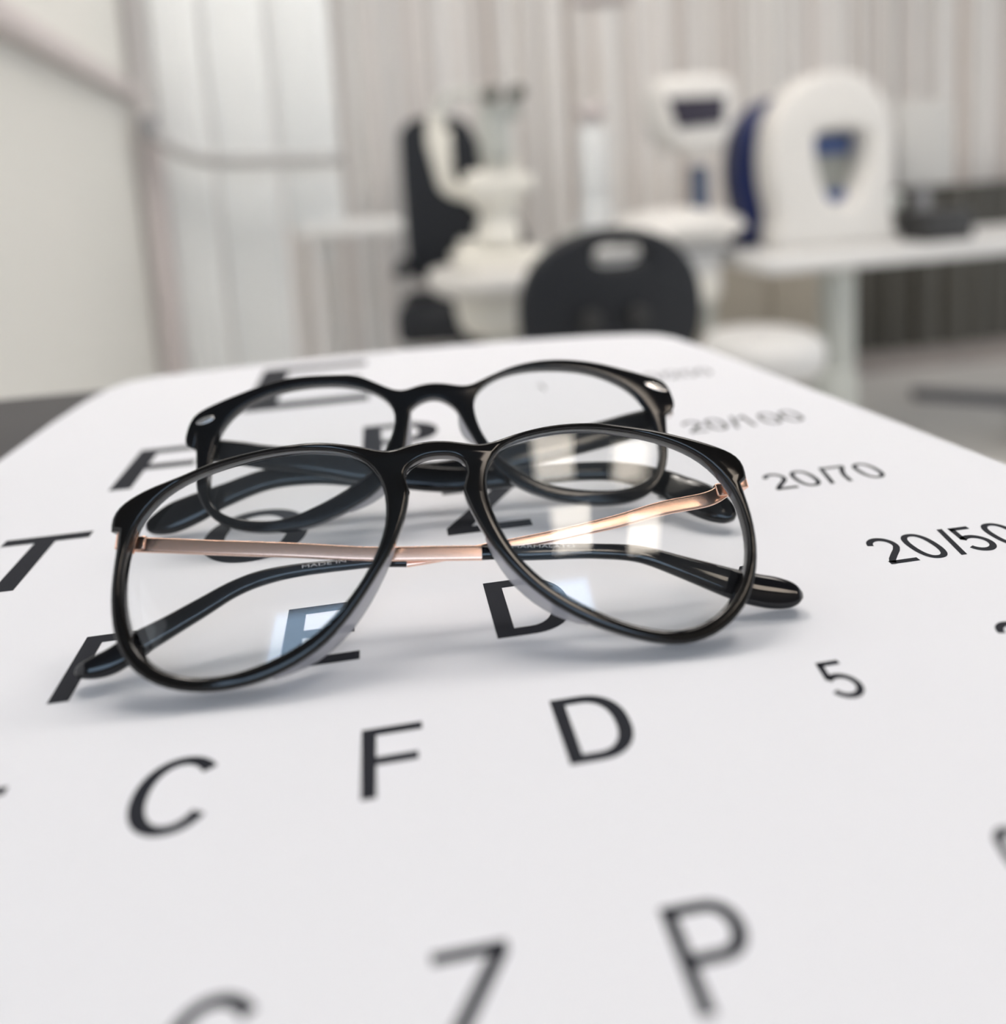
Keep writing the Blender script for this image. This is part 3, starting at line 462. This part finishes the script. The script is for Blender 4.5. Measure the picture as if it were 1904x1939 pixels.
tag(obj('shelf', bm, M_white2, None, None, 40), 'white shelf ledge left of the black examination chair', 'shelf')
# curved grab rail
t = thing('curved_rail', 'curved grey rail across the white partition panels', 'rail', (-.518, 1.94, 1.135))
bm = BM(); tube(bm, catmull([(0, 0, 0), (.03, 0, -.035), (.075, 0, -.065), (.13, 0, -.083), (.20, 0, -.090), (.32, 0, -.094), (.455, 0, -.098)], 6), .014, 14); obj('rail', bm, M_rail, t, smooth=50)
bm = BM(); lathe(bm, [(.008, -.03), (.020, -.026), (.022, 0), (.020, .026), (.008, .03)], (0, 0, 0), 20); obj('knob', bm, M_grey, t, smooth=50)

# --- black examination chair
t = thing('examination_chair', 'tall black examination chair behind the slit lamp', 'chair', (.305, 2.64, 0), -.12)
ol = [(-.205, .66), (-.205, 1.08), (-.19, 1.14), (-.14, 1.175), (-.03, 1.175), (.035, 1.15), (.07, 1.08), (.13, .93), (.20, .80), (.235, .70), (.23, .64), (.10, .60), (-.16, .60)]
bm = upright(plate([tuple(p[:2]) for p in catmull([(x, y, 0) for x, y in ol + [ol[0]]], 5)[:-1]], [], .11, .03, 4)); obj('backrest', bm, M_seat, t, smooth=60)
bxo('seat', (.03, -.20, .52), (.50, .38, .12), M_seat, t, .035)
bxo('lower_back', (.02, .02, .58), (.30, .08, .12), M_dark, t, .01)
bm = BM(); lathe(bm, [(.20, 0), (.20, .03), (.10, .06), (.07, .10), (.07, .46)], (.03, -.08, 0), 30); obj('base', bm, M_dark, t, smooth=40)
for s_ in (-1, 1): bxo('armrest', (.03 + s_ * .235, -.14, .675), (.05, .26, .04), M_seat, t, .015)

# --- slit lamp on its small round table
t = thing('instrument_table', 'small white oval table under the slit lamp', 'table', (.305, 1.92, 0))
bm = BM(); lathe(bm, [(.10, .672), (.155, .676), (.178, .692), (.184, .715), (.176, .736), (.10, .744)], (.0, 0, 0), 48, sx=1, sy=.95); obj('table_top', bm, M_white, t, smooth=50)
bm = BM(); lathe(bm, [(.03, .555), (.075, .563), (.098, .59), (.106, .64), (.108, .688), (.09, .69)], (-.010, 0, 0), 40, sx=1, sy=.8); obj('housing', bm, M_cream, t, smooth=50)
bm = BM(); lathe(bm, [(.035, 0.03), (.035, .56)], (-.01, 0, 0), 24); lathe(bm, [(.14, 0), (.14, .02), (.05, .035)], (-.01, 0, 0), 30); obj('column', bm, M_lgrey, t, smooth=40)
t = thing('slit_lamp', 'cream slit lamp microscope standing on the oval table', 'slit lamp', (.312, 1.92, .744)); t.scale = (1.16, 1.1, 1.0)
bm = BM(); box(bm, (-.005, 0, .018), (.20, .16, .036), .015); box(bm, (-.02, .03, .05), (.13, .10, .03), .012); obj('base', bm, M_cream, t, smooth=50)
bm = BM(); lathe(bm, [(.048, .05), (.050, .10), (.040, .115), (.042, .14), (.055, .15), (.055, .165)], (0, 0, 0), 30); obj('column', bm, M_cream, t, smooth=40)
bm = BM(); box(bm, (-.008, -.01, .200), (.125, .09, .085), .022); box(bm, (.012, -.01, .255), (.075, .08, .06), .02); box(bm, (.045, -.02, .205), (.07, .06, .045), .012); obj('illumination_arm', bm, M_cream, t, smooth=50)
bm = BM(); box(bm, (.000, -.02, .325), (.062, .10, .13), .018); box(bm, (.014, -.03, .385), (.085, .08, .045), .014); obj('microscope_head', bm, M_lgrey, t, smooth=50)
for s_ in (-1, 1):
    bm = BM(); lathe(bm, [(.010, -.10), (.017, -.095), (.018, -.06), (.013, -.05), (.013, -.02)], (.016 + s_ * .026, -.01, .423), 20, 'Y'); obj('eyepiece', bm, M_eye, t, smooth=40)
bm = BM(); tube(bm, catmull([(-.115, .02, .385), (-.125, .02, .33), (-.112, .02, .25), (-.10, .02, .205), (-.06, .02, .185), (0, .02, .19)], 5), .020, 14); box(bm, (-.112, .02, .30), (.045, .03, .10), .01); obj('chin_rest', bm, M_cream, t, smooth=50)
bm = BM(); tube(bm, catmull([(-.115, .02, .385), (-.10, .02, .425), (-.05, .02, .44), (-.02, .02, .43)], 5), .010, 10); obj('forehead_rest', bm, M_lgrey, t, smooth=50)
bm = BM(); lathe(bm, [(.012, -.02), (.034, -.017), (.037, 0), (.034, .017), (.012, .02)], (.175, -.03, .045), 28, 'Y'); box(bm, (.12, -.01, .03), (.10, .02, .02), .005); obj('control_knob', bm, M_lgrey, t, smooth=50)

# --- black office chair back
t = thing('office_chair', 'black office chair with a rounded backrest and a handle slot, just beyond the chart', 'chair', (.453, 1.40, 0), .06)
ol = ell(-.004, .70, .188, .165, 60, 2.25)
slot = ell(.012, .810, .052, .021, 28, 3)
bm = upright(plate(ol, [slot], .045, .015, 4)); obj('backrest', bm, M_seat, t, smooth=60)
for s_ in (-1, 1):
    bm = BM(); lathe(bm, [(.004, -.034), (.018, -.033), (.021, -.025), (.021, .0)], (-.012 + s_ * .048, 0, .690), 24, 'Y'); obj('knob', bm, M_dark, t, smooth=40)
bxo('back_support', (-.01, .035, .60), (.07, .03, .34), M_dark, t, .008)
bm = BM(); lathe(bm, [(.12, .455), (.165, .46), (.175, .49), (.165, .52), (.08, .53)], (0, .16, 0), 44); obj('seat', bm, M_seat, t, smooth=50)
bm = BM(); lathe(bm, [(.028, .06), (.028, .46)], (0, .14, 0), 20); box(bm, (0, .08, .44), (.06, .18, .02), .004)
for k in range(5):
    a_ = 2 * PI * k / 5 + .3; tube(bm, [(0, .10, .09), (.17 * math.cos(a_), .10 + .17 * math.sin(a_), .07)], .015, 10)
    lathe(bm, [(.01, -.012), (.027, -.01), (.027, .01), (.01, .012)], (.17 * math.cos(a_), .10 + .17 * math.sin(a_), .027), 16, 'Y')
obj('base', bm, M_dark, t, smooth=40)

# --- white stool
t = thing('stool', 'round white stool in front of the white table leg', 'stool', (.922, 1.72, 0))
bm = BM(); lathe(bm, [(.05, .445), (.125, .450), (.140, .470), (.146, .500), (.140, .530), (.12, .545), (.04, .550)], (0, 0, 0), 48); obj('seat', bm, M_white2, t, smooth=60)
bm = BM(); lathe(bm, [(.03, .05), (.03, .45)], (0, 0, 0), 20); lathe(bm, [(.14, 0), (.14, .03), (.05, .06)], (0, 0, 0), 36); obj('base', bm, M_lgrey, t, smooth=40)

# --- long white instrument table
t = thing('instrument_table', 'long white instrument table along the right, under the topographer', 'table', (1.42, 1.98, 0), .03)
bxo('table_top', (0.16, 0, .694), (1.20, .34, .040), M_white2, t, .008)
bxo('leg', (-.160, -.04, .40), (.078, .07, .56), M_lgrey, t, .012); bxo('leg', (.67, -.04, .40), (.078, .07, .56), M_lgrey, t, .012)
bxo('foot', (-.170, -.03, .06), (.10, .44, .10), M_lgrey, t, .02); bxo('foot', (.67, -.03, .06), (.10, .44, .10), M_lgrey, t, .02)
bxo('leg_cover', (-.180, -.05, .27), (.12, .10, .22), M_lgrey, t, .035)

# --- white side cabinet left of the long table
t = thing('side_cabinet', 'low white drawer cabinet between the black chair and the long table', 'cabinet', (.775, 2.10, 0))
bxo('body', (0, 0, .662), (.34, .24, .132), M_white2, t, .008)
bxo('cabinet_top', (0, 0, .744), (.38, .28, .014), M_white2, t, .004)
bxo('shadow_gap', (0, 0, .733), (.36, .26, .010), M_grey, t)
bxo('drawer', (.03, -.125, .62), (.24, .02, .075), M_cream, t, .004)
bm = BM()
for sx in (-1, 1):
    for sy in (-1, 1): box(bm, (sx * .14, sy * .10, .30), (.025, .025, .60), .003)
obj('legs', bm, M_lgrey, t)

# --- autorefractor with a dark screen
t = thing('autorefractor', 'white rounded eye testing instrument with a small dark screen', 'autorefractor', (.882, 2.05, .752))
bm = BM(); lathe(bm, [(.06, 0), (.150, .003), (.190, .030), (.180, .055), (.12, .085), (.04, .095)], (-.040, 0, 0), 48, sx=1.08, sy=.66); obj('base', bm, M_white, t, smooth=60)
bm = BM(); box(bm, (.030, -.01, .13), (.040, .06, .16), .012); obj('neck', bm, M_neck, t, 'dark blue neck', smooth=50)
ol = [tuple(p[:2]) for p in catmull([(-.105, .42, 0), (-.08, .448, 0), (0, .456, 0), (.085, .448, 0), (.112, .42, 0), (.116, .36, 0), (.105, .30, 0), (.070, .262, 0), (.01, .246, 0), (-.05, .256, 0), (-.085, .29, 0), (-.103, .35, 0), (-.105, .42, 0)], 5)[:-1]]
bm = upright(plate(ol, [], .16, .025, 5)); 
for v in bm.verts: v.co.y -= .08
hd = obj('head', bm, M_white, t, smooth=60)
bm = upright(plate([(-.085, .394), (.078, .394), (.072, .320), (-.058, .314)], [], .010, .003, 2))
for v in bm.verts: v.co.y -= .086
obj('screen', bm, M_screen, hd, 'dark screen')
# --- pale instrument further left
t = thing('tonometer', 'hazy pale grey instrument left of the white one with the dark screen', 'tonometer', (.650, 2.18, .758))
bxo('body', (0, 0, .225), (.085, .07, .24), M_curt, t, .035); bxo('cap', (-.005, -.01, .375), (.080, .07, .05), M_pinkgrey, t, .02)
bm = BM(); lathe(bm, [(.05, 0), (.055, .03), (.04, .12)], (0, 0, 0), 30); obj('base', bm, M_curt, t, smooth=50)


# --- corneal topographer
t = thing('corneal_topographer', 'large white round topographer with a blue back shell and a shield shaped opening', 'topographer', (1.245, 1.99, .714), .0)
body = [(-.150, 0), (-.158, .04), (-.150, .10), (-.166, .18), (-.170, .27), (-.152, .36), (-.105, .43), (-.04, .472), (.030, .482), (.095, .470), (.145, .43), (.180, .365), (.195, .29), (.198, .20), (.190, .12), (.200, .05), (.200, 0)]
bo = [tuple(p[:2]) for p in catmull([(x, y, 0) for x, y in body], 5)]
shield = [tuple(p[:2]) for p in catmull([(-0.034, .315, 0), (0.038, .324, 0), (0.106, .313, 0), (0.118, .26, 0), (0.108, .19, 0), (0.083, .135, 0), (0.043, .108, 0), (0.003, .135, 0), (-0.022, .19, 0), (-0.037, .26, 0), (-0.034, .315, 0)], 5)[:-1]]
bm = upright(plate(bo, [shield], .11, .022, 5))
for v in bm.verts: v.co.y -= .055
obj('body', bm, M_white, t, smooth=60)
bm = upright(plate([(x * .85 - .058, y * .90) for x, y in bo], [], .13, .03, 4))
for v in bm.verts: v.co.y += .062
obj('back_shell', bm, M_blue, t, 'navy blue back shell', smooth=60)
bm = BM(); box(bm, (.054, .036, .215), (.16, .02, .23), .003); obj('bowl', bm, M_glassgrey, t, smooth=40)
bxo('forehead_rest', (.048, .016, .282), (.11, .02, .050), M_pad_blue, t, .006, label='blue pad inside the opening'); bxo('chin_rest', (.056, .016, .138), (.06, .02, .034), M_pad_blue, t, .006, label='blue chin pad')
bxo('side_knob', (.205, -.01, .115), (.06, .06, .05), M_lgrey, t, .018)

# --- monitor and dark box on the right of the table
t = thing('monitor', 'pale grey flat panel to the right of the topographer', 'monitor', (1.640, 2.08, .714), .12)
bxo('panel', (0, 0, .270), (.200, .035, .250), M_monitor, t, .012); bxo('stand', (0, .01, .07), (.04, .03, .14), M_grey, t, .004)
bm = BM(); box(bm, (1.56, 1.93, .756), (.16, .10, .082), .006, rz=.1); tag(obj('device_box', bm, M_dark, None, None, 40), 'dark grey box under the pale flat panel', 'box')

t = thing('low_cabinet', 'low beige cabinet behind the white table leg', 'cabinet', (1.42, 2.72, 0))
bxo('body', (0, 0, .30), (.62, .22, .60), M_beige, t, .006)
bxo('door', (-.15, -.115, .30), (.28, .015, .54), M_beige, t, .004); bxo('door', (.15, -.115, .30), (.28, .015, .54), M_beige, t, .004)
# --- made-up dark pleated sheet standing in for shade under the table, floor strip
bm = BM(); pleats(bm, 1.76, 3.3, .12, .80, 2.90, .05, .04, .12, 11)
tag(obj('shade_curtain', bm, M_pleat_shade, None, None, 40), 'dark pleated sheet in place of the shade low behind the long white table', 'curtain')
bm = BM(); box(bm, (2.16, 2.52, .018), (.34, .07, .036), .012, rz=-.55); tag(obj('power_strip', bm, M_strip, None, None, 40), 'dark strip lying on the floor at the right', 'power strip')
bm = BM(); box(bm, (1.60, 2.52, .05), (.12, .10, .10), .02); tag(obj('foot_pedal', bm, M_dark, None, None, 40), 'dark pedal on the floor beside the white table leg', 'pedal')
# --- hanging lamp whose rim enters the top of the picture
t = thing('hanging_lamp', 'dark grey lamp hanging at the top edge', 'lamp', (.70, 2.2, 1.45))
bm = BM(); lathe(bm, [(.02, .10), (.05, .09), (.085, .03), (.088, 0), (.03, -.002)], (0, 0, 0), 32); obj('lamp_shade', bm, M_pinkgrey, t, smooth=50)
bm = BM(); lathe(bm, [(.010, .09), (.010, 1.24)], (0, 0, 0), 12); obj('rod', bm, M_grey, t, smooth=50)
